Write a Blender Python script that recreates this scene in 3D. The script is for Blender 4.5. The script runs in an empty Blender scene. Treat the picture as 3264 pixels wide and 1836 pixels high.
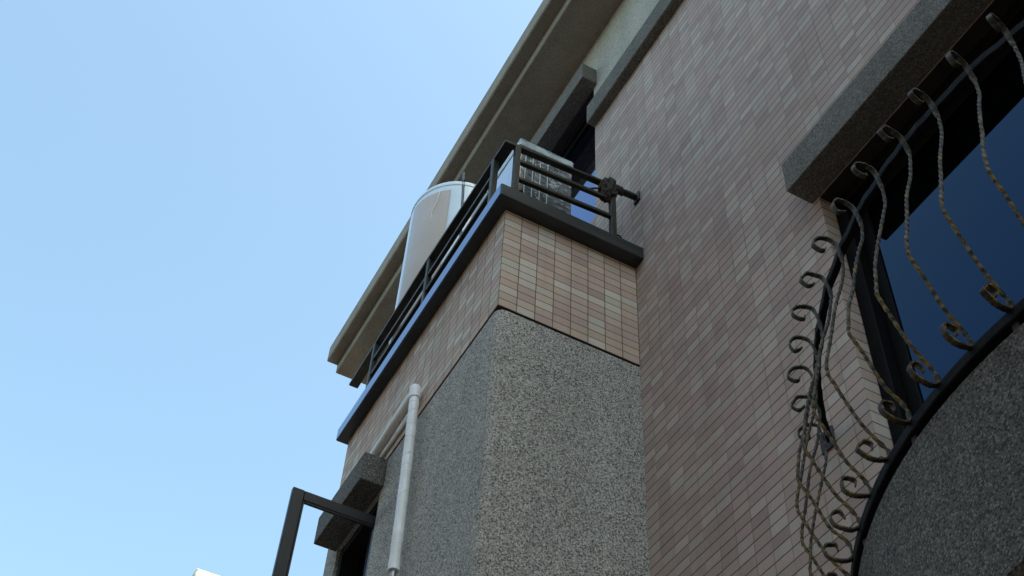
import bpy, bmesh, math, random
from mathutils import Vector, Matrix, Quaternion

random.seed(11)
R = math.radians
C = bpy.context.scene.collection
S = bpy.context.scene

# ------------------------------------------------------------------ camera
cam_d = bpy.data.cameras.new('camera')
cam = bpy.data.objects.new('camera', cam_d)
C.objects.link(cam)
S.camera = cam
cam_d.sensor_width = 36.0
cam_d.lens = 43.51
cam_d.clip_start = 0.05
cam_d.clip_end = 3000
_r = ((-0.470445, -0.881238, 0.045844),
      (0.653745, -0.382952, -0.652660),
      (0.592705, -0.277071, 0.756262))          # camera right / down / forward in world axes
M = Matrix(((_r[0][0], -_r[1][0], -_r[2][0], 0),
            (_r[0][1], -_r[1][1], -_r[2][1], 0),
            (_r[0][2], -_r[1][2], -_r[2][2], 1.6),
            (0, 0, 0, 1)))
cam.matrix_world = M

# ------------------------------------------------------------------ sky, sun, exposure
SUN_EL, SUN_AZ = 58.0, 243.0                    # behind the facade, to the right
W = bpy.data.worlds.new('World')
S.world = W
W.use_nodes = True
nt = W.node_tree
sky = nt.nodes.new('ShaderNodeTexSky')
sky.sky_type = 'NISHITA'
sky.sun_disc = False
sky.sun_elevation = R(SUN_EL)
sky.sun_rotation = R(SUN_AZ)
sky.altitude = 0
sky.air_density = 1.0
sky.dust_density = 1.6
sky.ozone_density = 1.0
bg = nt.nodes['Background']
bg.inputs[1].default_value = 0.12
wb = nt.nodes.new('ShaderNodeMix')               # daylight white balance of the whole sky
wb.data_type = 'RGBA'; wb.blend_type = 'MULTIPLY'
wb.inputs[0].default_value = 1.0
wb.inputs[7].default_value = (0.99, 1.045, 0.865, 1)
nt.links.new(sky.outputs[0], wb.inputs[6])
nt.links.new(wb.outputs[2], bg.inputs[0])

sd = bpy.data.lights.new('sun', 'SUN')
sd.energy = 2.4
sd.angle = R(0.5)
sd.color = (1.0, 0.95, 0.86)
sun = bpy.data.objects.new('sun', sd)
C.objects.link(sun)
sv = Vector((math.sin(R(SUN_AZ)) * math.cos(R(SUN_EL)), math.cos(R(SUN_AZ)) * math.cos(R(SUN_EL)), math.sin(R(SUN_EL))))
sun.rotation_euler = sv.to_track_quat('Z', 'Y').to_euler()
sun.location = sv * 40

S.view_settings.view_transform = 'Standard'
S.view_settings.look = 'None'
S.view_settings.gamma = 1.0
S.view_settings.exposure = 1.86

# ------------------------------------------------------------------ materials
class NB:
    """small helper to write node trees"""
    def __init__(self, name):
        self.m = bpy.data.materials.new(name)
        self.m.use_nodes = True
        self.t = self.m.node_tree
        self.b = self.t.nodes['Principled BSDF']
        self.out = self.t.nodes['Material Output']
    def n(self, typ, **kw):
        x = self.t.nodes.new(typ)
        for k, v in kw.items():
            setattr(x, k, v)
        return x
    def l(self, a, b):
        self.t.links.new(a, b)
    def inp(self, sock, v):
        if isinstance(v, bpy.types.NodeSocket):
            self.l(v, sock)
        else:
            sock.default_value = v
    def math(self, op, a, b=0.0, c=None, clamp=False):
        x = self.n('ShaderNodeMath', operation=op, use_clamp=clamp)
        self.inp(x.inputs[0], a); self.inp(x.inputs[1], b)
        if c is not None: self.inp(x.inputs[2], c)
        return x.outputs[0]
    def mix(self, f, a, b, mode='MIX'):
        x = self.n('ShaderNodeMix', data_type='RGBA', blend_type=mode)
        self.inp(x.inputs[0], f); self.inp(x.inputs[6], a); self.inp(x.inputs[7], b)
        return x.outputs[2]
    def ramp(self, f, stops, interp='LINEAR'):
        x = self.n('ShaderNodeValToRGB')
        cr = x.color_ramp
        cr.interpolation = interp
        while len(cr.elements) < len(stops): cr.elements.new(0.5)
        for e, (p, c) in zip(cr.elements, stops):
            e.position = p; e.color = c
        self.l(f, x.inputs[0])
        return x.outputs[0]
    def pos(self):
        return self.n('ShaderNodeTexCoord').outputs['Object']
    def noise(self, vec, scale, detail=4, rough=0.55, out='Fac'):
        x = self.n('ShaderNodeTexNoise')
        self.l(vec, x.inputs['Vector'])
        x.inputs['Scale'].default_value = scale; x.inputs['Detail'].default_value = detail
        x.inputs['Roughness'].default_value = rough
        return x.outputs[out]
    def bump(self, h, strength, dist):
        x = self.n('ShaderNodeBump')
        x.inputs['Strength'].default_value = strength; x.inputs['Distance'].default_value = dist
        self.l(h, x.inputs['Height'])
        self.l(x.outputs[0], self.b.inputs['Normal'])

def c4(r, g=None, b=None):
    if g is None: g = b = r
    return (r, g, b, 1)

def plain(name, col, rough=0.6, metal=0.0, var=0.25, vscale=9.0, spec=0.5, bump=0.0, bscale=60, coat=0.0, stint=None):
    k = NB(name); p = k.pos()
    f = k.noise(p, vscale, 5, 0.6)
    lo = tuple(max(0, x * (1 - var)) for x in col[:3]) + (1,)
    hi = tuple(min(1, x * (1 + var)) for x in col[:3]) + (1,)
    k.l(k.ramp(f, [(0.3, lo), (0.7, hi)]), k.b.inputs['Base Color'])
    r = k.noise(p, vscale * 2.3, 3)
    k.l(k.math('MULTIPLY_ADD', r, 0.25, rough - 0.12, clamp=True), k.b.inputs['Roughness'])
    k.b.inputs['Metallic'].default_value = metal
    k.b.inputs['Specular IOR Level'].default_value = spec
    k.b.inputs['Coat Weight'].default_value = coat
    if stint: k.b.inputs['Specular Tint'].default_value = stint
    if bump: k.bump(k.noise(p, bscale, 4), bump, 0.004)
    return k.m

def terrazzo(name, dark, mid, light, cell, darkfrac=0.30, lightfrac=0.22, bump=0.6, rough=0.75, stain=0.2):
    """washed pebble render: pebbles of three tones set in mortar"""
    k = NB(name); p = k.pos()
    wob = k.n('ShaderNodeVectorMath', operation='SCALE'); k.l(k.noise(p, 1.0 / cell * 0.6, 2, out='Color'), wob.inputs[0]); wob.inputs[3].default_value = cell * 0.5
    pw = k.n('ShaderNodeVectorMath', operation='ADD'); k.l(p, pw.inputs[0]); k.l(wob.outputs[0], pw.inputs[1])
    v = k.n('ShaderNodeTexVoronoi'); k.l(pw.outputs[0], v.inputs['Vector']); v.inputs['Scale'].default_value = 1.0 / cell
    sep = k.n('ShaderNodeSeparateColor'); k.l(v.outputs['Color'], sep.inputs[0])
    peb = k.ramp(sep.outputs[0], [(0.0, dark), (darkfrac, dark), (darkfrac + 0.06, mid), (1 - lightfrac - 0.04, mid), (1 - lightfrac + 0.02, light), (1.0, light)])
    mid2 = tuple(x * 0.8 for x in mid[:3]) + (1,)
    edge = k.ramp(v.outputs['Distance'], [(0.0, c4(0)), (0.42, c4(0)), (0.62, c4(1))])
    col = k.mix(k.math('MULTIPLY', edge, 0.75), peb, mid2)
    big = k.noise(p, 1.3, 5, 0.6)
    col = k.mix(1.0, col, k.ramp(big, [(0.25, c4(1 - stain)), (0.75, c4(1 + stain * 0.4))]), 'MULTIPLY')
    streak = k.n('ShaderNodeMapping'); k.l(p, streak.inputs[0]); streak.inputs['Scale'].default_value = (7, 7, 0.5)
    sn = k.noise(streak.outputs[0], 1.0, 4, 0.6)
    col = k.mix(1.0, col, k.ramp(sn, [(0.3, c4(1 - stain * 0.8)), (0.6, c4(1.0))]), 'MULTIPLY')
    k.l(col, k.b.inputs['Base Color'])
    k.b.inputs['Roughness'].default_value = rough
    k.b.inputs['Specular IOR Level'].default_value = 0.12
    k.bump(k.math('SUBTRACT', 1.0, v.outputs['Distance']), bump, cell * 0.35)
    return k.m

def tile_mat(name, tones, z0, pz, joint_h, joint_v, ox, px, oy, py):
    """small rectangular facing tiles; columns run along X or Y depending on the way the face looks"""
    k = NB(name); p = k.pos()
    sp = k.n('ShaderNodeSeparateXYZ'); k.l(p, sp.inputs[0])
    g = k.n('ShaderNodeNewGeometry'); sn = k.n('ShaderNodeSeparateXYZ'); k.l(g.outputs['True Normal'], sn.inputs[0])
    isx = k.math('GREATER_THAN', k.math('ABSOLUTE', sn.outputs[0]), 0.5)
    ux = k.math('DIVIDE', k.math('SUBTRACT', sp.outputs[0], ox), px)
    uy = k.math('DIVIDE', k.math('SUBTRACT', sp.outputs[1], oy), py)
    mx = k.n('ShaderNodeMix', data_type='FLOAT'); k.l(isx, mx.inputs[0]); k.l(ux, mx.inputs[2]); k.l(uy, mx.inputs[3])
    u = mx.outputs[0]
    v = k.math('DIVIDE', k.math('SUBTRACT', sp.outputs[2], z0), pz)
    cu = k.math('FLOOR', u); cv = k.math('FLOOR', v)
    fu = k.math('SUBTRACT', u, cu); fv = k.math('SUBTRACT', v, cv)
    cx = k.n('ShaderNodeCombineXYZ'); k.l(cu, cx.inputs[0]); k.l(cv, cx.inputs[1]); k.l(isx, cx.inputs[2])
    wn = k.n('ShaderNodeTexWhiteNoise', noise_dimensions='3D'); k.l(cx.outputs[0], wn.inputs['Vector'])
    sc = k.n('ShaderNodeSeparateColor'); k.l(wn.outputs['Color'], sc.inputs[0])
    stops = []
    n = len(tones)
    for i, t in enumerate(tones): stops.append((i / n, t))
    tone = k.ramp(sc.outputs[0], stops, 'CONSTANT')
    jit = k.ramp(sc.outputs[1], [(0, c4(0.9)), (1, c4(1.08))])
    col = k.mix(1.0, tone, jit, 'MULTIPLY')
    mott = k.noise(p, 130, 3, 0.6)
    col = k.mix(1.0, col, k.ramp(mott, [(0.3, c4(0.93)), (0.7, c4(1.05))]), 'MULTIPLY')
    wob = k.math('MULTIPLY_ADD', k.noise(p, 14, 2), 0.012, -0.006)
    du = k.math('ADD', k.math('MINIMUM', fu, k.math('SUBTRACT', 1.0, fu)), wob)
    dv = k.math('ADD', k.math('MINIMUM', fv, k.math('SUBTRACT', 1.0, fv)), wob)
    ju = k.math('SMOOTHSTEP', du, 0.012, 0.028) if False else None
    def sstep(x, a, b):
        m = k.n('ShaderNodeMapRange', interpolation_type='SMOOTHSTEP'); k.l(x, m.inputs[0])
        m.inputs[1].default_value = a; m.inputs[2].default_value = b
        return m.outputs[0]
    mu = sstep(du, 0.012, 0.030)
    mv = sstep(dv, 0.022, 0.058)
    grime = k.ramp(k.noise(p, 2.2, 4, 0.65), [(0.35, c4(0.6)), (0.7, c4(1.25))])
    jv = k.mix(1.0, joint_v, grime, 'MULTIPLY')
    jh = k.mix(1.0, joint_h, grime, 'MULTIPLY')
    col = k.mix(mu, jv, col)
    col = k.mix(mv, jh, col)
    big = k.noise(p, 0.9, 5, 0.6)
    col = k.mix(1.0, col, k.ramp(big, [(0.3, c4(0.9)), (0.7, c4(1.04))]), 'MULTIPLY')
    run = k.n('ShaderNodeMapping'); k.l(p, run.inputs[0]); run.inputs['Scale'].default_value = (5.5, 5.5, 0.35)
    rn = k.noise(run.outputs[0], 1.0, 5, 0.65)
    col = k.mix(1.0, col, k.ramp(rn, [(0.28, c4(0.86, 0.85, 0.84)), (0.55, c4(1.0))]), 'MULTIPLY')
    k.l(col, k.b.inputs['Base Color'])
    face = k.math('MULTIPLY', mu, mv)
    k.l(k.math('MULTIPLY_ADD', face, -0.2, 0.88), k.b.inputs['Roughness'])
    k.b.inputs['Specular IOR Level'].default_value = 0.22
    tilt = k.math('MULTIPLY', sc.outputs[2], 0.25)
    k.bump(k.math('ADD', face, k.math('MULTIPLY', mott, 0.08)), 0.7, 0.004)
    return k.m

TONES = [c4(0.485, 0.358, 0.298), c4(0.50, 0.378, 0.310), c4(0.52, 0.420, 0.350), c4(0.445, 0.325, 0.280),
         c4(0.49, 0.366, 0.305), c4(0.53, 0.440, 0.372), c4(0.472, 0.345, 0.292)]
BAYTONES = [c4(0.55, 0.400, 0.315), c4(0.565, 0.425, 0.330), c4(0.595, 0.495, 0.402), c4(0.50, 0.355, 0.298),
            c4(0.56, 0.413, 0.322), c4(0.61, 0.520, 0.430), c4(0.53, 0.380, 0.308)]
mat_tile_wall = tile_mat('pink_wall_tile', TONES, 1.6 + 2.38 * 1.4988, 0.0517, c4(0.085, 0.062, 0.052), c4(0.47, 0.38, 0.33),  # one grout; shade in the horizontal joints is put into their darker colour
                         2.38 * 1.2866, 0.0999, -2.38, 0.0999)
mat_tile_bay = tile_mat('pink_bay_tile', BAYTONES, 5.967, 0.0515, c4(0.10, 0.08, 0.06), c4(0.15, 0.12, 0.085),
                        3.5462, 0.0999, -1.59, -0.0985)
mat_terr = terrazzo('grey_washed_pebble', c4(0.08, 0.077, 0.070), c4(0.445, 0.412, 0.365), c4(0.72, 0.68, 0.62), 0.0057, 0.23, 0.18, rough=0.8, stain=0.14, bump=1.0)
mat_terr_shade = terrazzo('shade_darkened_pebble', c4(0.045, 0.043, 0.038), c4(0.14, 0.13, 0.114), c4(0.25, 0.235, 0.21), 0.0058, 0.30, 0.20)  # pebble render darkened so its colour carries shade on hood and balcony
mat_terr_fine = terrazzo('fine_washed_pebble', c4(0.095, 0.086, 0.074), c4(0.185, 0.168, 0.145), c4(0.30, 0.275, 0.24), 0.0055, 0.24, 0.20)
mat_terr_cream = terrazzo('cream_washed_pebble', c4(0.26, 0.242, 0.212), c4(0.47, 0.432, 0.375), c4(0.53, 0.495, 0.435), 0.009, 0.07, 0.30, bump=0.15, stain=0.18)
mat_eave = terrazzo('eave_washed_pebble', c4(0.235, 0.205, 0.168), c4(0.325, 0.285, 0.235), c4(0.40, 0.355, 0.30), 0.006, 0.18, 0.16, bump=0.2)
mat_groove = plain('dark_groove_core', c4(0.012), 0.8)  # near-black core in the groove below the tiles
def glass_mat(name, tint, ior, rough=0.015, tint2=(1, 1, 1, 1)):
    k = NB(name); p = k.pos()
    k.b.inputs['Base Color'].default_value = tint
    k.b.inputs['Roughness'].default_value = rough
    k.b.inputs['IOR'].default_value = ior
    k.b.inputs['Specular Tint'].default_value = tint2
    k.b.inputs['Specular IOR Level'].default_value = 0.5
    k.bump(k.noise(p, 1.6, 2), 0.02, 0.02)
    return k.m
def coping_mat():
    k = NB('dark_glossy_coping'); p = k.pos()
    mp = k.n('ShaderNodeMapping'); k.l(p, mp.inputs[0]); mp.inputs['Scale'].default_value = (3, 3, 26)
    f = k.noise(mp.outputs[0], 1.0, 5, 0.65)
    k.l(k.ramp(f, [(0.3, c4(0.012, 0.0105, 0.008)), (0.72, c4(0.05, 0.043, 0.033))]), k.b.inputs['Base Color'])
    k.l(k.math('MULTIPLY_ADD', f, 0.35, 0.22), k.b.inputs['Roughness'])
    k.bump(k.noise(p, 45, 4, 0.7), 0.25, 0.004)
    k.b.inputs['IOR'].default_value = 1.5
    k.b.inputs['Specular Tint'].default_value = (0.6, 0.8, 1.0, 1)
    return k.m
mat_coping = coping_mat()
mat_sky_trim = None
mat_rail = plain('olive_black_rail_paint', c4(0.030, 0.028, 0.019), 0.45, var=0.4, vscale=14, spec=0.3, bump=0.15, bscale=90)
mat_frame = plain('dark_aluminium_frame', c4(0.006, 0.005, 0.005), 0.6, var=0.25, vscale=8, spec=0.08)
mat_sash = plain('bronze_black_sash', c4(0.014, 0.012, 0.013), 0.4, var=0.3, vscale=10, spec=0.35)
mat_roof = plain('roof_concrete', c4(0.24, 0.23, 0.21), 0.9, bump=0.3)
mat_shell = plain('cement_render', c4(0.30, 0.29, 0.27), 0.9, bump=0.3)

def tinted_pane(name, tint, rough=0.012):
    k = NB(name); p = k.pos()
    k.b.inputs['Base Color'].default_value = tint
    k.b.inputs['Metallic'].default_value = 1.0
    k.b.inputs['Roughness'].default_value = rough
    k.bump(k.noise(p, 1.4, 2), 0.025, 0.02)
    return k.m
mat_glass = tinted_pane('blue_tinted_window_glass', c4(0.0115, 0.031, 0.062))
mat_glass_up = tinted_pane('pale_blue_tinted_window_glass', c4(0.085, 0.155, 0.33))

mat_sky_trim = tinted_pane('sky_reflection_blue_trim', c4(0.075, 0.15, 0.31), 0.08)  # sky's reflection put into the blue of the coping's front strip

def clear_pane(name):
    k = NB(name)
    tr = k.n('ShaderNodeBsdfTransparent'); tr.inputs[0].default_value = (0.985, 0.992, 0.995, 1)
    gl = k.n('ShaderNodeBsdfGlossy'); gl.inputs['Roughness'].default_value = 0.02
    fr = k.n('ShaderNodeFresnel'); fr.inputs[0].default_value = 1.10
    mx = k.n('ShaderNodeMixShader'); k.l(fr.outputs[0], mx.inputs[0]); k.l(tr.outputs[0], mx.inputs[1]); k.l(gl.outputs[0], mx.inputs[2])
    k.l(mx.outputs[0], k.out.inputs[0])
    return k.m
mat_clear = clear_pane('clear_sash_glass')

def iron_mat():
    k = NB('gold_rubbed_wrought_iron'); p = k.pos()
    n1 = k.noise(p, 42, 4, 0.6); n2 = k.noise(p, 7, 3, 0.6); n3 = k.noise(p, 150, 2)
    sp = k.n('ShaderNodeSeparateXYZ'); k.l(k.n('ShaderNodeNewGeometry').outputs['Position'], sp.inputs[0])
    low = k.math('MULTIPLY_ADD', sp.outputs[2], -0.55, 2.35)          # more gold towards the bottom of the bars
    gold = k.ramp(k.math('ADD', n2, low), [(0.42, c4(0)), (0.68, c4(1))])
    base = k.mix(gold, c4(0.095, 0.090, 0.075), c4(0.19, 0.125, 0.034))
    col = k.mix(k.ramp(n1, [(0.46, c4(1)), (0.60, c4(0))]), base, c4(0.03, 0.025, 0.017))
    rust = k.mix(k.ramp(n3, [(0.62, c4(0)), (0.75, c4(0.6))]), col, c4(0.12, 0.05, 0.02))
    k.l(rust, k.b.inputs['Base Color'])
    k.b.inputs['Metallic'].default_value = 0.0
    k.b.inputs['Roughness'].default_value = 0.6
    k.b.inputs['Specular IOR Level'].default_value = 0.3
    k.bump(n3, 0.4, 0.003)
    return k.m
mat_iron = iron_mat()
mat_iron_rail = plain('black_iron_rail', c4(0.010, 0.0095, 0.0095), 0.6, var=0.5, vscale=25, spec=0.08, bump=0.3, bscale=60)
mat_bracket_shade = plain('rusty_bracket_and_head_shade', c4(0.02, 0.014, 0.011), 0.6, var=0.5, vscale=12)  # rusty brackets, and the dark sheets that stand for shade in the openings

def pipe_mat():
    k = NB('white_pipe_tape'); p = k.pos()
    sp = k.n('ShaderNodeSeparateXYZ'); k.l(p, sp.inputs[0])
    a = k.math('ADD', k.math('MULTIPLY', sp.outputs[2], 11.0), k.math('MULTIPLY', sp.outputs[0], 4.5))
    a = k.math('ADD', a, k.math('MULTIPLY', k.noise(p, 2.4, 4), 5.5))
    fr = k.math('FRACT', a)
    line = k.ramp(fr, [(0.0, c4(0)), (0.035, c4(0)), (0.06, c4(1)), (0.97, c4(1)), (1.0, c4(0.7))])
    dirt = k.ramp(k.noise(p, 9, 5, 0.65), [(0.35, c4(0.70, 0.68, 0.65)), (0.65, c4(0.84, 0.83, 0.82))])
    k.l(k.mix(k.math('MAXIMUM', line, k.ramp(k.noise(p, 5.0, 2), [(0.40, c4(0.15)), (0.6, c4(0.95))])), c4(0.50, 0.46, 0.45), dirt), k.b.inputs['Base Color'])
    k.b.inputs['Roughness'].default_value = 0.38
    k.bump(fr, 0.12, 0.002)
    return k.m
mat_pipe = pipe_mat()
mat_pipe_grey = plain('grey_drain_plastic', c4(0.62, 0.60, 0.58), 0.4, var=0.1)
mat_brass = plain('metal_pipe_fitting', c4(0.35, 0.33, 0.30), 0.35, metal=0.7)

mat_tank = plain('pale_blue_glossy_tank', c4(0.60, 0.68, 0.74), 0.16, var=0.06, vscale=4, spec=0.6, coat=0.5)
mat_beige_patch = plain('beige_tank_patch', c4(0.44, 0.345, 0.27), 0.3, var=0.06, vscale=3, spec=0.3, coat=0.25)
mat_tear = plain('white_crease', c4(0.85, 0.85, 0.84), 0.4, var=0.02)
mat_rod = plain('blue_black_pole', c4(0.035, 0.045, 0.055), 0.35, var=0.3, vscale=20)
mat_band = plain('pale_pole_band', c4(0.62, 0.64, 0.62), 0.4, var=0.1)

def film_mat():
    k = NB('shiny_plastic_film_on_dark_box'); p = k.pos()
    mp = k.n('ShaderNodeMapping'); k.l(p, mp.inputs[0]); mp.inputs['Scale'].default_value = (9, 9, 55); mp.inputs['Rotation'].default_value = (0.25, 0.1, 0)
    w = k.noise(mp.outputs[0], 1.0, 6, 0.7)
    crk = k.noise(p, 26, 6, 0.75)
    body = k.mix(k.ramp(w, [(0.45, c4(0)), (0.75, c4(1))]), c4(0.065, 0.075, 0.078), c4(0.33, 0.34, 0.35))
    body = k.mix(k.ramp(crk, [(0.54, c4(0)), (0.62, c4(0.9))]), body, c4(0.62, 0.65, 0.67))  # bright crumple highlights put into the film's colour
    k.l(body, k.b.inputs['Base Color'])
    k.b.inputs['Roughness'].default_value = 0.12
    k.b.inputs['Coat Weight'].default_value = 0.8
    k.b.inputs['Coat Roughness'].default_value = 0.04
    k.bump(k.math('ADD', w, k.math('MULTIPLY', crk, 0.5)), 0.35, 0.006)
    return k.m
mat_film = film_mat()
mat_film_side = plain('film_with_sky_reflection', c4(0.42, 0.50, 0.62), 0.12, var=0.12, vscale=9, coat=0.9, bump=0.2, bscale=18)  # sky reflection put into the pale blue of this face
mat_film_top = plain('milky_plastic_film', c4(0.50, 0.56, 0.58), 0.2, var=0.35, vscale=16, coat=0.7, bump=0.5, bscale=30)
mat_white_line = plain('white_line', c4(0.60, 0.60, 0.58), 0.5, var=0.1)
mat_rope = plain('dirty_brown_rope', c4(0.045, 0.036, 0.028), 0.9, var=0.6, vscale=60, bump=0.5, bscale=200)
mat_jug = plain('pale_plastic_jug', c4(0.55, 0.52, 0.48), 0.4, var=0.06)
mat_far = terrazzo('cream_gritty_render', c4(0.40, 0.36, 0.27), c4(0.62, 0.57, 0.47), c4(0.78, 0.72, 0.58), 0.05, 0.2, 0.2, bump=0.4, stain=0.1)
mat_opp = plain('added_building_brown', c4(0.16, 0.105, 0.06), 0.85, var=0.12, vscale=1.5, bump=0.2)  # warm brown of the added building, for its bounce light
mat_asphalt = plain('asphalt', c4(0.03, 0.03, 0.03), 0.9, var=0.3, vscale=3, bump=0.5, bscale=120)
mat_pave = plain('paving_concrete', c4(0.08, 0.077, 0.072), 0.9, var=0.2, vscale=4, bump=0.3)

# ------------------------------------------------------------------ mesh helpers
def obj(name, bm, mats, parent=None, smooth=False):
    me = bpy.data.meshes.new(name)
    bmesh.ops.recalc_face_normals(bm, faces=bm.faces[:])
    bm.to_mesh(me); bm.free()
    if not isinstance(mats, (list, tuple)): mats = [mats]
    for m in mats: me.materials.append(m)
    if smooth:
        for p in me.polygons: p.use_smooth = True
        me.set_sharp_from_angle(angle=R(38))
    o = bpy.data.objects.new(name, me)
    C.objects.link(o)
    if parent is not None: o.parent = parent
    return o

def tag(o, label=None, cat=None, group=None, kind=None):
    if label: o['label'] = label
    if cat: o['category'] = cat
    if group: o['group'] = group
    if kind: o['kind'] = kind
    return o

def thing(name, label, cat, group=None):
    o = bpy.data.objects.new(name, None)
    o.empty_display_size = 0.2
    C.objects.link(o)
    return tag(o, label, cat, group)

def box(bm, x0, x1, y0, y1, z0, z1, bev=0.0, mi=0, seg=1):
    t = bmesh.new()
    xs, ys, zs = sorted((x0, x1)), sorted((y0, y1)), sorted((z0, z1))
    vs = [t.verts.new((x, y, z)) for z in zs for y in ys for x in xs]
    for f in ((0, 2, 3, 1), (4, 5, 7, 6), (0, 1, 5, 4), (2, 6, 7, 3), (0, 4, 6, 2), (1, 3, 7, 5)):
        t.faces.new([vs[i] for i in f])
    if bev:
        bmesh.ops.bevel(t, geom=t.edges[:], offset=bev, segments=seg, affect='EDGES', profile=0.6)
    join(bm, t, mi)

def join(bm, t, mi=0):
    mp = {}
    for v in t.verts: mp[v] = bm.verts.new(v.co)
    for f in t.faces:
        try:
            nf = bm.faces.new([mp[v] for v in f.verts]); nf.material_index = mi
        except ValueError: pass
    t.free()

def tube(bm, pts, r, seg=10, cap=True, mi=0, rfun=None):
    """round tube through points"""
    pts = [Vector(p) for p in pts]
    up = Vector((0, 0, 1))
    rings = []
    nrm = None
    for i, p in enumerate(pts):
        a = pts[max(0, i - 1)]; b = pts[min(len(pts) - 1, i + 1)]
        t = (b - a).normalized()
        if nrm is None:
            nrm = t.orthogonal().normalized()
        else:
            nrm = (nrm - t * nrm.dot(t)).normalized()
        bn = t.cross(nrm)
        rr = rfun(i / (len(pts) - 1)) if rfun else r
        rings.append([bm.verts.new(p + (nrm * math.cos(2 * math.pi * k / seg) + bn * math.sin(2 * math.pi * k / seg)) * rr) for k in range(seg)])
    for a, b in zip(rings, rings[1:]):
        for k in range(seg):
            f = bm.faces.new((a[k], a[(k + 1) % seg], b[(k + 1) % seg], b[k])); f.material_index = mi
    if cap:
        bm.faces.new(rings[0][::-1]).material_index = mi
        bm.faces.new(rings[-1]).material_index = mi

def catmull(P, n=8):
    P = [Vector(p) for p in P]
    out = []
    for i in range(len(P) - 1):
        p0 = P[max(0, i - 1)]; p1 = P[i]; p2 = P[i + 1]; p3 = P[min(len(P) - 1, i + 2)]
        for k in range(n):
            t = k / n
            out.append(0.5 * ((2 * p1) + (p2 - p0) * t + (2 * p0 - 5 * p1 + 4 * p2 - p3) * t * t + (3 * p1 - p0 - 3 * p2 + p3) * t ** 3))
    out.append(P[-1])
    return out

def wall_xz(bm, y, x0, x1, z0, z1, holes, depth, mi=0):
    """wall face at y looking to +Y with rectangular openings and their reveals"""
    xs = sorted({x0, x1} | {h[0] for h in holes} | {h[1] for h in holes})
    zs = sorted({z0, z1} | {min(max(h[2], z0), z1) for h in holes} | {min(max(h[3], z0), z1) for h in holes})
    for a, b in zip(xs, xs[1:]):
        for c, d in zip(zs, zs[1:]):
            mx, mz = (a + b) / 2, (c + d) / 2
            if any(h[0] < mx < h[1] and h[2] < mz < h[3] for h in holes): continue
            f = bm.faces.new([bm.verts.new(v) for v in ((a, y, c), (b, y, c), (b, y, d), (a, y, d))]); f.material_index = mi
    for h in holes:
        lo, hi = max(h[2], z0), min(h[3], z1)
        for x in (h[0], h[1]):
            f = bm.faces.new([bm.verts.new(v) for v in ((x, y, lo), (x, y - depth, lo), (x, y - depth, hi), (x, y, hi))]); f.material_index = mi
        for z in (h[2], h[3]):
            if z0 <= z <= z1 and (z > z0 + 1e-6 or True) and z in (lo, hi) and not (z == z0 and h[2] < z0) and not (z == z1 and h[3] > z1):
                f = bm.faces.new([bm.verts.new(v) for v in ((h[0], y, z), (h[1], y, z), (h[1], y - depth, z), (h[0], y - depth, z))]); f.material_index = mi

def frame_xz(bm, x0, x1, z0, z1, w, y0, y1, bev=0.004):
    box(bm, x0, x0 + w, y0, y1, z0, z1, bev)
    box(bm, x1 - w, x1, y0, y1, z0, z1, bev)
    box(bm, x0 + w, x1 - w, y0, y1 - 0.002, z0, z0 + w, bev)
    box(bm, x0 + w, x1 - w, y0, y1 - 0.002, z1 - w, z1, bev)

# ------------------------------------------------------------------ setting: ground
bm = bmesh.new()
for v in ((-120, -120), (120, -120), (120, 120), (-120, 120)): bm.verts.new((v[0], v[1], 0))
bm.faces.new(bm.verts[:])
tag(obj('ground', bm, mat_asphalt), kind='structure')
bm = bmesh.new(); box(bm, -14, 13, -1.5, -0.4, 0.004, 0.12, 0.015)
tag(obj('pavement', bm, mat_pave), kind='structure')

# ------------------------------------------------------------------ the apartment building
YW = -2.38            # main wall face
WX0, WX1 = -6.0, 8.0
house = thing('apartment_building', 'apartment house faced in small pinkish tiles and grey washed pebble, seen steeply from below', 'building')

W1 = (0.062, 2.178, 3.40, 5.753)       # arched-guard window
W2 = (3.957, 5.75, 7.64, 9.13)         # window behind the roof terrace
bm = bmesh.new()
wall_xz(bm, YW, WX0, WX1, 0.0, 8.70, [W1, W2], 0.2)
obj('wall', bm, mat_tile_wall, house)
bm = bmesh.new()
W2u = (3.972, 5.75, 8.6, 9.13)
wall_xz(bm, YW - 0.002, WX0, WX1, 8.70, 9.74, [W2u], 0.2)
obj('upper_wall', bm, mat_terr_cream, house)
bm = bmesh.new()                        # flank, rear and other hidden sides
for quad in (((WX1, YW, 0), (WX1, -10, 0), (WX1, -10, 9.8), (WX1, YW, 9.8)),
             ((WX0, YW, 0), (WX0, -10, 0), (WX0, -10, 9.8), (WX0, YW, 9.8)),
             ((WX0, -10, 0), (WX1, -10, 0), (WX1, -10, 9.8), (WX0, -10, 9.8))):
    bm.faces.new([bm.verts.new(v) for v in quad])
obj('side_wall', bm, mat_shell, house)

# string course above the tiles, ends at the terrace window
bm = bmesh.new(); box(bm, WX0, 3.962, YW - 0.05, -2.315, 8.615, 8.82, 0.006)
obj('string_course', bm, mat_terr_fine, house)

# two-stepped roof eave
bm = bmesh.new()
box(bm, WX0 - 0.15, 8.142, -10.05, -2.053, 9.74, 9.853, 0.007)
obj('eave_soffit', bm, mat_eave, house)
bm = bmesh.new()
box(bm, WX0 - 0.25, 8.155, -10.15, -1.950, 9.850, 10.045, 0.010)
obj('eave_fascia', bm, mat_eave, house)

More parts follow.
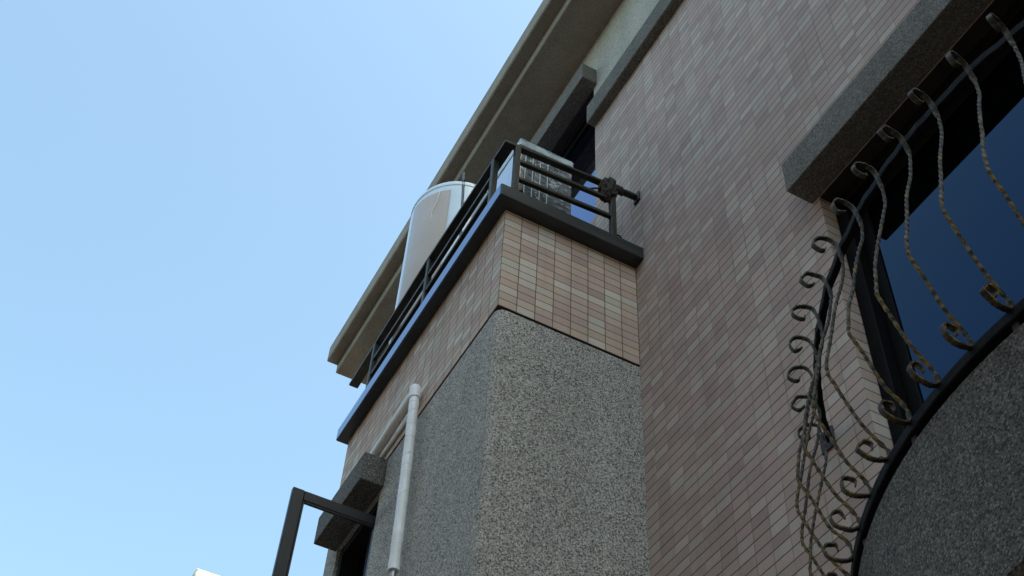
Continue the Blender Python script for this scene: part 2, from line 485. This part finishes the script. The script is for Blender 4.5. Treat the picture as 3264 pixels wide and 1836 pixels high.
# window hoods
BYF = -1.594
def hood(x0, x1, y0, y1, z0, z1, m):
    b = bmesh.new(); box(b, x0, x1, y0, y1, z0, z1, 0.006, seg=2)
    return obj('window_hood', b, m, house)
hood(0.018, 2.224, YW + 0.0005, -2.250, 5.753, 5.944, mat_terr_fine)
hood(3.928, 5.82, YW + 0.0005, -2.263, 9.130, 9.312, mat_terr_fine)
hood(4.812, 5.462, BYF + 0.0005, -1.460, 5.772, 5.955, mat_terr_shade)

# dark sheets that paint shade under the heads of the two tiled openings
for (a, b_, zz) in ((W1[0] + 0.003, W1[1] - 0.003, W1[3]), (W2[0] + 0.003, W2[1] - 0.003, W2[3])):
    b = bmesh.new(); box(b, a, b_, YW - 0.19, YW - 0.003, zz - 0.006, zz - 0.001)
    obj('head_shade', b, mat_bracket_shade, house)
# window with the iron guard
fr = bmesh.new()
frame_xz(fr, W1[0], W1[1], W1[2], W1[3], 0.062, -2.56, -2.448)
frame_xz(fr, W1[0] + 0.062, 1.15, W1[2] + 0.062, W1[3] - 0.062, 0.058, -2.53, -2.482)
frame_xz(fr, 1.10, W1[1] - 0.062, W1[2] + 0.062, W1[3] - 0.062, 0.058, -2.548, -2.497)
wf = obj('window', fr, mat_frame, house)
g = bmesh.new(); box(g, W1[0] + 0.12, W1[1] - 0.115, -2.513, -2.507, W1[2] + 0.12, W1[3] - 0.12)
obj('pane', g, mat_glass, wf)

# terrace window
fr = bmesh.new()
frame_xz(fr, W2[0], W2[1], W2[2], W2[3], 0.05, -2.53, -2.440)
frame_xz(fr, W2[0] + 0.05, 4.90, W2[2] + 0.05, W2[3] - 0.05, 0.045, -2.512, -2.462)
frame_xz(fr, 4.86, W2[1] - 0.05, W2[2] + 0.05, W2[3] - 0.05, 0.045, -2.524, -2.474)
wf = obj('window', fr, mat_frame, house)
g = bmesh.new(); box(g, W2[0] + 0.09, W2[1] - 0.09, -2.486, -2.480, W2[2] + 0.09, W2[3] - 0.09)
obj('pane', g, mat_glass_up, wf)

# ---- projecting bay
BX0, BX1, BY = 3.5462, 5.623, -1.59
bay = bmesh.new()
RC = 0.045                              # rounded pebble corner
BW = (4.858, 5.437, 4.15, 5.772)
ins = 0.004
wall_xz(bay, BY - ins, BX0 + RC, BX1, 0.0, 5.955, [BW], 0.16)
prev = None
for i in range(7):
    a = math.pi / 2 * i / 6
    x = BX0 + ins + RC - RC * math.sin(a); y = BY - ins - RC + RC * math.cos(a)
    cur = (bay.verts.new((x, y, 0)), bay.verts.new((x, y, 5.955)))
    if i == 0: pass
    if prev: bay.faces.new((prev[0], cur[0], cur[1], prev[1]))
    prev = cur
q = (bay.verts.new((BX0 + ins, YW, 0)), bay.verts.new((BX0 + ins, YW, 5.955)))
bay.faces.new((prev[0], q[0], q[1], prev[1]))
q2 = [bay.verts.new(v) for v in ((BX1, BY - ins, 0), (BX1, YW, 0), (BX1, YW, 5.955), (BX1, BY - ins, 5.955))]
bay.faces.new(q2)
obj('bay_wall', bay, mat_terr, house, smooth=True)
b = bmesh.new(); box(b, BX0 + 0.022, BX1 - 0.02, YW, BY - 0.022, 5.945, 5.975)
obj('groove', b, mat_groove, house)
b = bmesh.new(); box(b, BX0, BX1, YW - 0.05, BY, 5.967, 6.712, 0.004)
obj('bay_parapet', b, mat_tile_bay, house)
b = bmesh.new(); box(b, 3.466, 5.650, YW - 0.04, -1.521, 6.705, 6.800, 0.004)
obj('coping', b, mat_coping, house)
b = bmesh.new(); box(b, 3.470, 5.648, -1.5225, -1.5170, 6.708, 6.797, 0.0015)  # thin strip added in front to carry the blue sky reflection
obj('coping_sky_trim', b, mat_sky_trim, house)
# bay window with one sash swung open
fr = bmesh.new()
frame_xz(fr, BW[0] + 0.001, BW[1] - 0.001, BW[2] + 0.001, BW[3] - 0.001, 0.045, -1.74, -1.612)
box(fr, 5.12, 5.155, -1.735, -1.67, BW[2] + 0.045, BW[3] - 0.045, 0.003)
wf = obj('window', fr, mat_frame, house)
g = bmesh.new(); box(g, BW[0] + 0.045, BW[1] - 0.045, -1.712, -1.706, BW[2] + 0.045, BW[3] - 0.045)
obj('pane', g, mat_glass, wf)
fr = bmesh.new()
sx0, sx1 = 4.874, 4.906
box(fr, sx0, sx1, -1.206, -1.143, 4.24, 5.622, 0.004)              # outer stile
box(fr, sx0, sx1, -1.660, -1.600, 4.24, 5.622, 0.004)              # hinge stile
box(fr, sx0 + 0.001, sx1 - 0.001, -1.600, -1.206, 5.559, 5.621, 0.004)
box(fr, sx0 + 0.001, sx1 - 0.001, -1.600, -1.206, 4.241, 4.305, 0.004)
box(fr, sx0 + 0.004, sx1 - 0.012, -1.216, -1.206, 4.305, 5.559, 0.002)
box(fr, sx0 + 0.004, sx1 - 0.012, -1.600, -1.216, 5.549, 5.559, 0.002)
op = obj('open_sash', fr, mat_sash, wf)
g = bmesh.new(); box(g, 4.886, 4.890, -1.604, -1.202, 4.301, 5.563)
obj('sash_pane', g, mat_clear, wf)

# ---- curved balcony parapet under the guard
RCX, RR = 1.16, 1.60
RCY = -1.778 - RR
def arc_pt(a, r): return (RCX + r * math.sin(a), RCY + r * math.cos(a))
amax = math.acos((YW - 0.03 - RCY) / RR)
bm = bmesh.new()
prof = [(RR - 0.16, 3.66), (RR - 0.16, 3.672), (RR - 0.01, 3.672), (RR, 3.664), (RR, 3.158), (RR - 0.012, 3.146)]
N = 72
rows = []
for i in range(N + 1):
    a = -amax + 2 * amax * i / N
    row = []
    for r, z in prof:
        x, y = arc_pt(a, r)
        row.append(bm.verts.new((x, max(y, YW - 0.03), z)))
    x, y = arc_pt(a, RR - 0.012)
    row.append(bm.verts.new((x, YW - 0.03, 3.146)))
    rows.append(row)
for p, q in zip(rows, rows[1:]):
    for k in range(len(p) - 1):
        try: bm.faces.new((p[k], q[k], q[k + 1], p[k + 1]))
        except ValueError: pass
obj('balcony_parapet', bm, mat_terr_shade, house, smooth=True)

# ------------------------------------------------------------------ iron guard on the curved balcony
guard = thing('iron_balustrade', 'curved wrought iron balustrade of twisted belly bars with scrolled ends below the right window', 'balustrade')
ZT = 4.578
def rail_arc(name, r0, r1, z0, z1, ang, m, wob=0.0):
    bm = bmesh.new(); rows = []; n = 84
    for i in range(n + 1):
        a = -ang + 2 * ang * i / n
        w = wob * (random.random() - 0.5)
        row = []
        for r, z in ((r0, z0), (r1, z0), (r1, z1), (r0, z1)):
            x, y = arc_pt(a, r + w); row.append(bm.verts.new((x, y, z + w * 0.6)))
        rows.append(row)
    for p, q in zip(rows, rows[1:]):
        for k in range(4): bm.faces.new((p[k], q[k], q[(k + 1) % 4], p[(k + 1) % 4]))
    bm.faces.new(rows[0]); bm.faces.new(rows[-1][::-1])
    bmesh.ops.recalc_face_normals(bm, faces=bm.faces[:])
    es = [e for e in bm.edges if len(e.link_faces) == 2 and e.calc_face_angle(0) > 1.0]
    bmesh.ops.bevel(bm, geom=es, offset=0.003, segments=1, affect='EDGES')
    return obj(name, bm, m, guard)
aw = math.acos((YW - RCY) / RR)
rail_arc('top_rail', RR - 0.030, RR - 0.008, ZT - 0.018, ZT + 0.012, aw, mat_iron_rail, 0.004)
rail_arc('bottom_rail', RR - 0.026, RR + 0.009, 3.686, 3.718, aw, mat_iron_rail)
for sgn in (-1, 1):                               # wall plates at the ends of the top rail
    x, y = arc_pt(sgn * aw, RR - 0.018)
    b = bmesh.new(); box(b, x - 0.035, x + 0.035, YW, YW + 0.008, ZT - 0.045, ZT + 0.045, 0.002)
    obj('wall_plate', b, mat_bracket_shade, guard)
for k in range(-9, 10, 3):                        # feet that lift the bottom rail off the pebble wall
    x, y = arc_pt(k * R(4.87), RR - 0.012)
    b = bmesh.new(); box(b, x - 0.010, x + 0.010, y - 0.010, y + 0.010, 3.665, 3.690, 0.002)
    obj('rail_foot', b, mat_bracket_shade, guard)

BAR = [(0.036, -0.022), (0.046, -0.034), (0.062, -0.034), (0.076, -0.014), (0.070, 0.008), (0.050, 0.024), (0.026, 0.022), (0.004, 0.002),
       (-0.008, -0.065), (0.001, -0.140), (0.022, -0.200), (0.050, -0.300), (0.075, -0.383), (0.096, -0.465), (0.110, -0.535),
       (0.116, -0.580), (0.107, -0.610), (0.088, -0.655), (0.050, -0.750), (0.018, -0.800), (0.002, -0.836), (0.004, -0.858),
       (0.022, -0.868), (0.048, -0.867), (0.070, -0.856), (0.078, -0.838), (0.070, -0.818), (0.054, -0.811), (0.042, -0.818), (0.038, -0.836)]
def bar_mesh(seed):
    rnd = random.Random(seed)
    P = [(o + rnd.uniform(-.004, .004), z + rnd.uniform(-.003, .003), 0) for o, z in BAR]
    pts = catmull(P, 12)
    L = [0.0]
    for a, c in zip(pts, pts[1:]): L.append(L[-1] + (c - a).length)
    T = L[-1]
    bm = bmesh.new(); rows = []
    t0 = rnd.uniform(0, 3)
    for i, p in enumerate(pts):
        a = pts[max(0, i - 1)]; c = pts[min(len(pts) - 1, i + 1)]
        t = (c - a).normalized()
        n = Vector((-t.y, t.x, 0)); tz = Vector((0, 0, 1))
        s = L[i]
        d0, d1 = s - 0.21, (T - 0.19) - s              # distance into the twisted stretch
        k = max(0.0, min(1.0, min(d0, d1) / 0.05))
        span = T - 0.19 - 0.21
        tw = max(0.0, min(s, T - 0.19) - 0.21) * round(span * 58.0 / math.pi) * math.pi / span
        hw = 0.0090 * (1 - k) + 0.0047 * k              # half width across (flat strip at the scrolls)
        ht = 0.0030 * (1 - k) + 0.0047 * k
        ham = 1 + 0.10 * rnd.uniform(-1, 1)
        taper = min(1.0, 0.55 + min(s, T - s) / 0.05)
        row = []
        m = 8
        for j in range(m):
            a2 = 2 * math.pi * j / m
            sq = 1.0 / max(abs(math.cos(a2)), abs(math.sin(a2))) * 0.86
            u, v = math.cos(a2) * sq * hw * taper * ham, math.sin(a2) * sq * ht * taper * ham
            w = tw
            # rotate the square section about the tangent
            uu = u * math.cos(w) - v * math.sin(w); vv = u * math.sin(w) + v * math.cos(w)
            row.append(bm.verts.new(p + tz * uu + n * vv))
        rows.append(row)
    for p, q in zip(rows, rows[1:]):
        for j in range(8): bm.faces.new((p[j], q[j], q[(j + 1) % 8], p[(j + 1) % 8]))
    bm.faces.new(rows[0]); bm.faces.new(rows[-1][::-1])
    return bm
bar_meshes = []
for sd_ in range(4):
    b = bar_mesh(sd_)
    me = bpy.data.meshes.new('bar'); bmesh.ops.recalc_face_normals(b, faces=b.faces[:]); b.to_mesh(me); b.free()
    me.materials.append(mat_iron)
    for p in me.polygons: p.use_smooth = True
    me.set_sharp_from_angle(angle=R(50))
    bar_meshes.append(me)
for k in range(-10, 11):
    a = R(-0.43 + 4.87 * k) + random.uniform(-.004, .004)
    x, y = arc_pt(a, RR)
    o = bpy.data.objects.new('bar', bar_meshes[k % 4]); C.objects.link(o)
    n = Vector((math.sin(a), math.cos(a), 0)); z = Vector((0, 0, 1)); t = n.cross(z)
    rot = Matrix((n, z, t)).transposed().to_4x4()
    o.matrix_world = Matrix.Translation((x, y, ZT)) @ rot @ Matrix.Rotation(random.uniform(-.03, .03), 4, 'Y')
    o.parent = guard

# ------------------------------------------------------------------ terrace railing on the coping
rail = thing('terrace_railing', 'dark olive metal railing of flat top rail and thin bars on the bay coping', 'railing')
b = bmesh.new()
def sbar(bm, p, q, w, h):
    """straight rectangular bar from p to q, w across (horizontal), h tall, top face at the given z"""
    p, q = Vector(p), Vector(q); d = (q - p).normalized(); s = Vector((-d.y, d.x, 0)).normalized(); u = d.cross(s)
    if u.z < 0: u = -u
    t = bmesh.new()
    vs = [t.verts.new(c + s * (i * w / 2) - u * (h * j)) for c in (p, q) for j in (0, 1) for i in (-1, 1)]
    for f in ((0, 1, 3, 2), (4, 6, 7, 5), (0, 4, 5, 1), (2, 3, 7, 6), (0, 2, 6, 4), (1, 5, 7, 3)): t.faces.new([vs[i] for i in f])
    bmesh.ops.bevel(t, geom=t.edges[:], offset=0.0025, segments=1, affect='EDGES')
    join(bm, t)
sbar(b, (3.508, -1.529, 7.240), (3.494, YW + 0.012, 7.286), 0.037, 0.020)
obj('top_rail', b, mat_rail, rail)
b = bmesh.new()
sbar(b, (3.4895, -1.5615, 7.2395), (4.50, -1.556, 7.252), 0.062, 0.0205)
sbar(b, (4.495, -1.556, 7.2525), (5.676, -1.566, 7.236), 0.062, 0.0205)
obj('top_rail', b, mat_rail, rail)
b = bmesh.new(); box(b, 3.466, 3.522, YW + 0.001, YW + 0.014, 7.235, 7.312, 0.003)
obj('end_flange', b, mat_rail, rail)
for (z0, z1) in ((7.108, 7.138), (6.950, 6.985)):
    b = bmesh.new(); sbar(b, (3.496, -1.60, z0), (3.486, -2.20, z1), 0.026, 0.024)
    obj('bar', b, mat_rail, rail)
for z in (7.104, 6.962):
    b = bmesh.new(); sbar(b, (3.625, -1.5465, z), (5.26, -1.5465, z - 0.012), 0.026, 0.024)
    obj('bar', b, mat_rail, rail)
for (x, y, zt) in ((3.493, -1.608, 7.225), (3.489, -2.205, 7.262), (3.640, -1.5455, 7.225), (4.468, -1.5455, 7.235), (5.252, -1.5455, 7.225)):
    b = bmesh.new(); box(b, x - 0.0165, x + 0.0165, y - 0.0165, y + 0.0165, 6.800, zt, 0.003)
    obj('post', b, mat_rail, rail)
for (x, y, hor) in ((3.482, -1.640, 1), (3.480, -2.236, 1), (3.668, -1.534, 0), (4.50, -1.534, 0)):
    b = bmesh.new()
    ring = [Vector((x, y, 6.816)) + (Vector((0, math.cos(t), math.sin(t))) if hor else Vector((math.cos(t), 0, math.sin(t)))) * 0.013 for t in [2 * math.pi * i / 14 for i in range(15)]]
    tube(b, ring, 0.0045, 6)
    obj('ring', b, mat_frame, rail)

# ------------------------------------------------------------------ things on the terrace
# wrapped cylindrical tank
TX, TY, TR, TZ = 5.13, -1.95, 0.35, 8.66
tank = thing('water_tank', 'tall pale cylindrical tank with a beige patch standing behind the terrace railing', 'water tank')
def lathe(bm, prof, cx, cy, n=64, a0=0.0, a1=2 * math.pi, close=True):
    rows = []
    m = n if close else n + 1
    for i in range(m):
        a = a0 + (a1 - a0) * i / n
        rows.append([bm.verts.new((cx + r * math.cos(a), cy + r * math.sin(a), z)) for r, z in prof])
    for i in range(n):
        p, q = rows[i], rows[(i + 1) % m]
        for k in range(len(prof) - 1):
            bm.faces.new((p[k], q[k], q[k + 1], p[k + 1]))
    return rows
bm = bmesh.new()
shoulder = [(TR - 0.055 + 0.055 * math.cos(t), TZ - 0.055 + 0.055 * math.sin(t)) for t in [math.pi / 2 * i / 8 for i in range(9)]]
lathe(bm, [(0.001, 6.83), (TR - 0.02, 6.83), (TR, 6.85)] + [(TR, 6.85 + 0.2 * i) for i in range(1, 9)] + shoulder + [(0.2, TZ + 0.035), (0.001, TZ + 0.05)], TX, TY)
obj('body', bm, mat_tank, tank, smooth=True)
bm = bmesh.new()
lathe(bm, [(TR + 0.004, 6.95), (TR + 0.006, 6.96), (TR + 0.006, TZ - 0.145), (TR + 0.004, TZ - 0.14), (TR - 0.002, TZ - 0.14)], TX, TY, 40, R(92), R(144.5), close=False)  # beige patch over part of the tank's side
obj('beige_patch', bm, mat_beige_patch, tank, smooth=True)
bm = bmesh.new()
cr = [(132.2, 8.512), (131.4, 8.455), (130.0, 8.390), (127.6, 8.345), (126.3, 8.318), (125.6, 8.270), (126.1, 8.229)]
pts = catmull([(TX + (TR + 0.0085) * math.cos(R(a)), TY + (TR + 0.0085) * math.sin(R(a)), z) for a, z in cr], 5)
tube(bm, pts, 0.003, 6, rfun=lambda t: 0.0042 * (1 - 0.75 * t))
obj('crease', bm, mat_tear, tank)
bm = bmesh.new()
lathe(bm, [(TR - 0.004, TZ - 0.085), (TR + 0.004, TZ - 0.080), (TR + 0.004, TZ - 0.066), (TR - 0.004, TZ - 0.061)], TX, TY)
obj('rim_band', bm, mat_tank, tank, smooth=True)
for k in range(4):
    a = R(45 + 90 * k); x, y = TX + 0.29 * math.cos(a), TY + 0.29 * math.sin(a)
    bm = bmesh.new(); tube(bm, [(x, y, 6.800), (x, y, 6.84)], 0.022, 10)
    obj('foot', bm, mat_rod, tank)

pole = thing('metal_pole', 'thin blue-black pole leaning upright in front of the pale tank', 'pole')
d = Vector((4.326, -1.63, 7.999)) - Vector((4.287, -1.63, 7.635))
top = Vector((4.326, -1.63, 7.999)); foot = top - d * ((7.999 - 6.80) / d.z)
bm = bmesh.new(); tube(bm, [foot, foot.lerp(top, 0.5), top], 0.0088, 12)
obj('shaft', bm, mat_rod, pole, smooth=True)
bm = bmesh.new(); tube(bm, [foot.lerp(top, 0.925), top + d.normalized() * 0.006], 0.0115, 12)
obj('cap', bm, mat_rod, pole, smooth=True)
bm = bmesh.new(); tube(bm, [foot.lerp(top, 0.882), foot.lerp(top, 0.90)], 0.0105, 12)
obj('band', bm, mat_band, pole, smooth=True)

# film-wrapped box
wbox = thing('wrapped_box', 'tall box wrapped in shiny clear plastic film in the corner of the terrace railing', 'box')
x0, x1, y0, y1, zt = 3.635, 3.975, -2.03, -1.690, 7.545
bm = bmesh.new(); box(bm, x0, x1, y0, y1, 6.800, zt - 0.06, 0.012, seg=2)
obj('body', bm, mat_film, wbox, smooth=True)
bm = bmesh.new(); box(bm, x0 - 0.008, x1 + 0.008, y0 - 0.008, y1 + 0.008, zt - 0.065, zt, 0.014, seg=3)
bmesh.ops.subdivide_edges(bm, edges=bm.edges[:], cuts=2)
for v in bm.verts: v.co += Vector((random.uniform(-.004, .004), random.uniform(-.004, .004), random.uniform(-.006, .006)))
obj('film_cover', bm, mat_film_top, wbox, smooth=True)
bm = bmesh.new(); box(bm, x0 + 0.006, x1 - 0.006, y1 - 0.001, y1 + 0.005, 6.81, zt - 0.07, 0.002)
obj('side_film', bm, mat_film_side, wbox)
for k in range(4):  # thin white upright lines on one face of the box
    y = y1 - 0.038 - 0.0475 * k
    bm = bmesh.new(); box(bm, x0 - 0.003, x0 + 0.001, y - 0.0022, y + 0.0022, 6.81, zt - 0.068)
    obj('upright_line', bm, mat_white_line, wbox)

# knot of rope on the rail end
knot = thing('rope_bundle', 'dirty tangled rope bundle knotted round the wall end of the top rail', 'rope')
rnd = random.Random(5)
cx, cy, cz = 3.490, -2.180, 7.215
bm = bmesh.new()
bmesh.ops.create_icosphere(bm, subdivisions=4, radius=1.0)
for v in bm.verts:
    d = v.co.copy()
    w = 1 + 0.16 * math.sin(7 * d.x + 3 * d.z) * math.cos(6 * d.y - 2 * d.z) + 0.10 * math.sin(15 * d.z + 9 * d.y) + rnd.uniform(-.07, .07)
    lean = 0.035 * d.z
    v.co = Vector((cx + d.x * 0.042 * w, cy + d.y * 0.047 * w - lean * 0.4, cz + d.z * 0.092 * w))
for s_ in range(60):                              # loose strands wound over and through the lump
    pts = []
    ax = Vector((rnd.uniform(-1, 1), rnd.uniform(-1, 1), rnd.uniform(-.6, .6))).normalized()
    e1 = ax.orthogonal().normalized(); e2 = ax.cross(e1)
    ph = rnd.uniform(0, 6.28); span = rnd.uniform(1.2, 3.4); out_ = rnd.uniform(0.92, 1.10)
    for i in range(9):
        t = ph + span * i / 8
        d = e1 * math.cos(t) + e2 * math.sin(t)
        k_ = out_ * (1 + rnd.uniform(-.06, .06)) + (0.12 * rnd.random() if i in (0, 8) else 0)
        pts.append(Vector((cx + d.x * 0.044 * k_, cy + d.y * 0.050 * k_ - 0.014 * d.z, cz + d.z * 0.094 * k_)))
    r_ = rnd.uniform(0.0028, 0.0062)
    tube(bm, catmull(pts, 3), r_, 5)
for s_ in range(12):                              # frayed tail lying along the rail
    y0_ = -2.215 - 0.005 * s_
    pts = [Vector((cx + 0.022 * math.cos(t * 2 + s_), y0_ + 0.012 * math.sin(t + s_), 7.262 + 0.022 * math.sin(t * 2 + s_))) for t in [i * 0.5 for i in range(8)]]
    tube(bm, catmull(pts, 2), 0.0048, 5)
obj('coil', bm, mat_rope, knot, smooth=True)
bm = bmesh.new()
tube(bm, catmull([(3.492, -2.135, 7.20), (3.484, -2.09, 7.162), (3.484, -2.05, 7.130), (3.484, -2.02, 7.108), (3.486, -2.005, 7.112)], 5), 0.006, 6)
obj('loose_end', bm, mat_rope, knot, smooth=True)

# jug at the far end of the coping
bm = bmesh.new()
lathe(bm, [(0.001, 6.800), (0.045, 6.800), (0.052, 6.815), (0.052, 7.03), (0.047, 7.08), (0.030, 7.112), (0.016, 7.120), (0.016, 7.145), (0.001, 7.146)], 5.40, -1.625, 28)
tag(obj('plastic_jug', bm, mat_jug, smooth=True), 'small pale plastic jug behind the far end of the terrace railing', 'jug')

# ------------------------------------------------------------------ wrapped pipe on the bay
pipe = thing('wrapped_pipe', 'white tape-wrapped pipe bent at its top, running down the grey pebble bay', 'pipe')
PY = -1.549
bm = bmesh.new()
vert = [(4.352, PY, 4.93), (4.362, PY, 5.2), (4.380, PY, 5.6), (4.400, PY, 5.95), (4.408, PY, 6.06)]
tube(bm, catmull(vert, 8), 0.026, 18, rfun=lambda t: 0.0255 + 0.0012 * math.sin(t * 40) * 0.5 + 0.0015 * (1 - t))
obj('riser', bm, mat_pipe, pipe, smooth=True)
bm = bmesh.new()
tube(bm, catmull([(4.406, PY, 6.045), (4.409, PY, 6.085), (4.414, PY, 6.118), (4.424, PY, 6.128)], 6), 0.0305, 18, rfun=lambda t: 0.0305 if t < 0.75 else 0.0305 - 0.03 * (t - 0.75))
obj('elbow', bm, mat_pipe, pipe, smooth=True)
bm = bmesh.new()
tube(bm, catmull([(4.415, PY, 6.092), (4.55, PY, 6.088), (4.75, PY, 6.070), (4.95, PY, 6.052), (5.25, PY, 6.03)], 8), 0.027, 18)
obj('branch', bm, mat_pipe, pipe, smooth=True)
bm = bmesh.new(); tube(bm, [(4.352, PY, 4.865), (4.352, PY, 4.935)], 0.015, 14)
obj('fitting', bm, mat_brass, pipe, smooth=True)
bm = bmesh.new()
tube(bm, [(4.43, -1.579, 6.030), (4.75, -1.579, 6.022), (5.25, -1.579, 6.012)], 0.009, 12)
tag(obj('thin_pipe', bm, mat_pipe_grey, smooth=True), 'thin pale grey pipe just under the white wrapped one, along the tile edge', 'pipe')

# ------------------------------------------------------------------ neighbouring building far down the street
far = thing('neighbour_building', 'distant cream rendered building, only its sunlit roof corner showing bottom left', 'building')
FX, FY, FZ = 14.0, -2.266, 11.325
bm = bmesh.new(); box(bm, FX, FX + 12, FY - 9, FY, 0, FZ, 0.02)
obj('wall', bm, mat_far, far)
for k in range(3):
    for j in range(3):
        x = FX + 1.2 + 3.4 * k; z = 1.2 + 3.3 * j
        bm = bmesh.new(); frame_xz(bm, x, x + 1.7, z, z + 1.4, 0.06, FY + 0.001, FY + 0.05)
        w = obj('window', bm, mat_frame, far)
        bm = bmesh.new(); box(bm, x + 0.06, x + 1.64, FY + 0.004, FY + 0.02, z + 0.06, z + 1.34)
        obj('pane', bm, mat_glass, w)

# ------------------------------------------------------------------ unseen building added across the street to bounce light and block sky
opp = thing('added_bounce_building', 'unseen brown building added across the street to bounce warm light and block sky', 'building')
OY = 5.2
bm = bmesh.new(); box(bm, -16, 9, OY, OY + 9, 0, 9.4, 0.02)
obj('wall', bm, mat_opp, opp)
bm = bmesh.new(); box(bm, -16.15, 9.15, OY - 0.15, OY + 9.15, 9.4, 9.65, 0.02)
obj('roof_edge', bm, mat_roof, opp)
for k in range(6):
    for j in range(3):
        x = -14.5 + 4.0 * k; z = 1.0 + 3.2 * j
        bm = bmesh.new(); frame_xz(bm, x, x + 1.8, z, z + 1.5, 0.06, OY - 0.05, OY - 0.001)
        w = obj('window', bm, mat_frame, opp)
        bm = bmesh.new(); box(bm, x + 0.06, x + 1.74, OY - 0.02, OY - 0.004, z + 0.06, z + 1.44)
        obj('pane', bm, mat_glass, w)
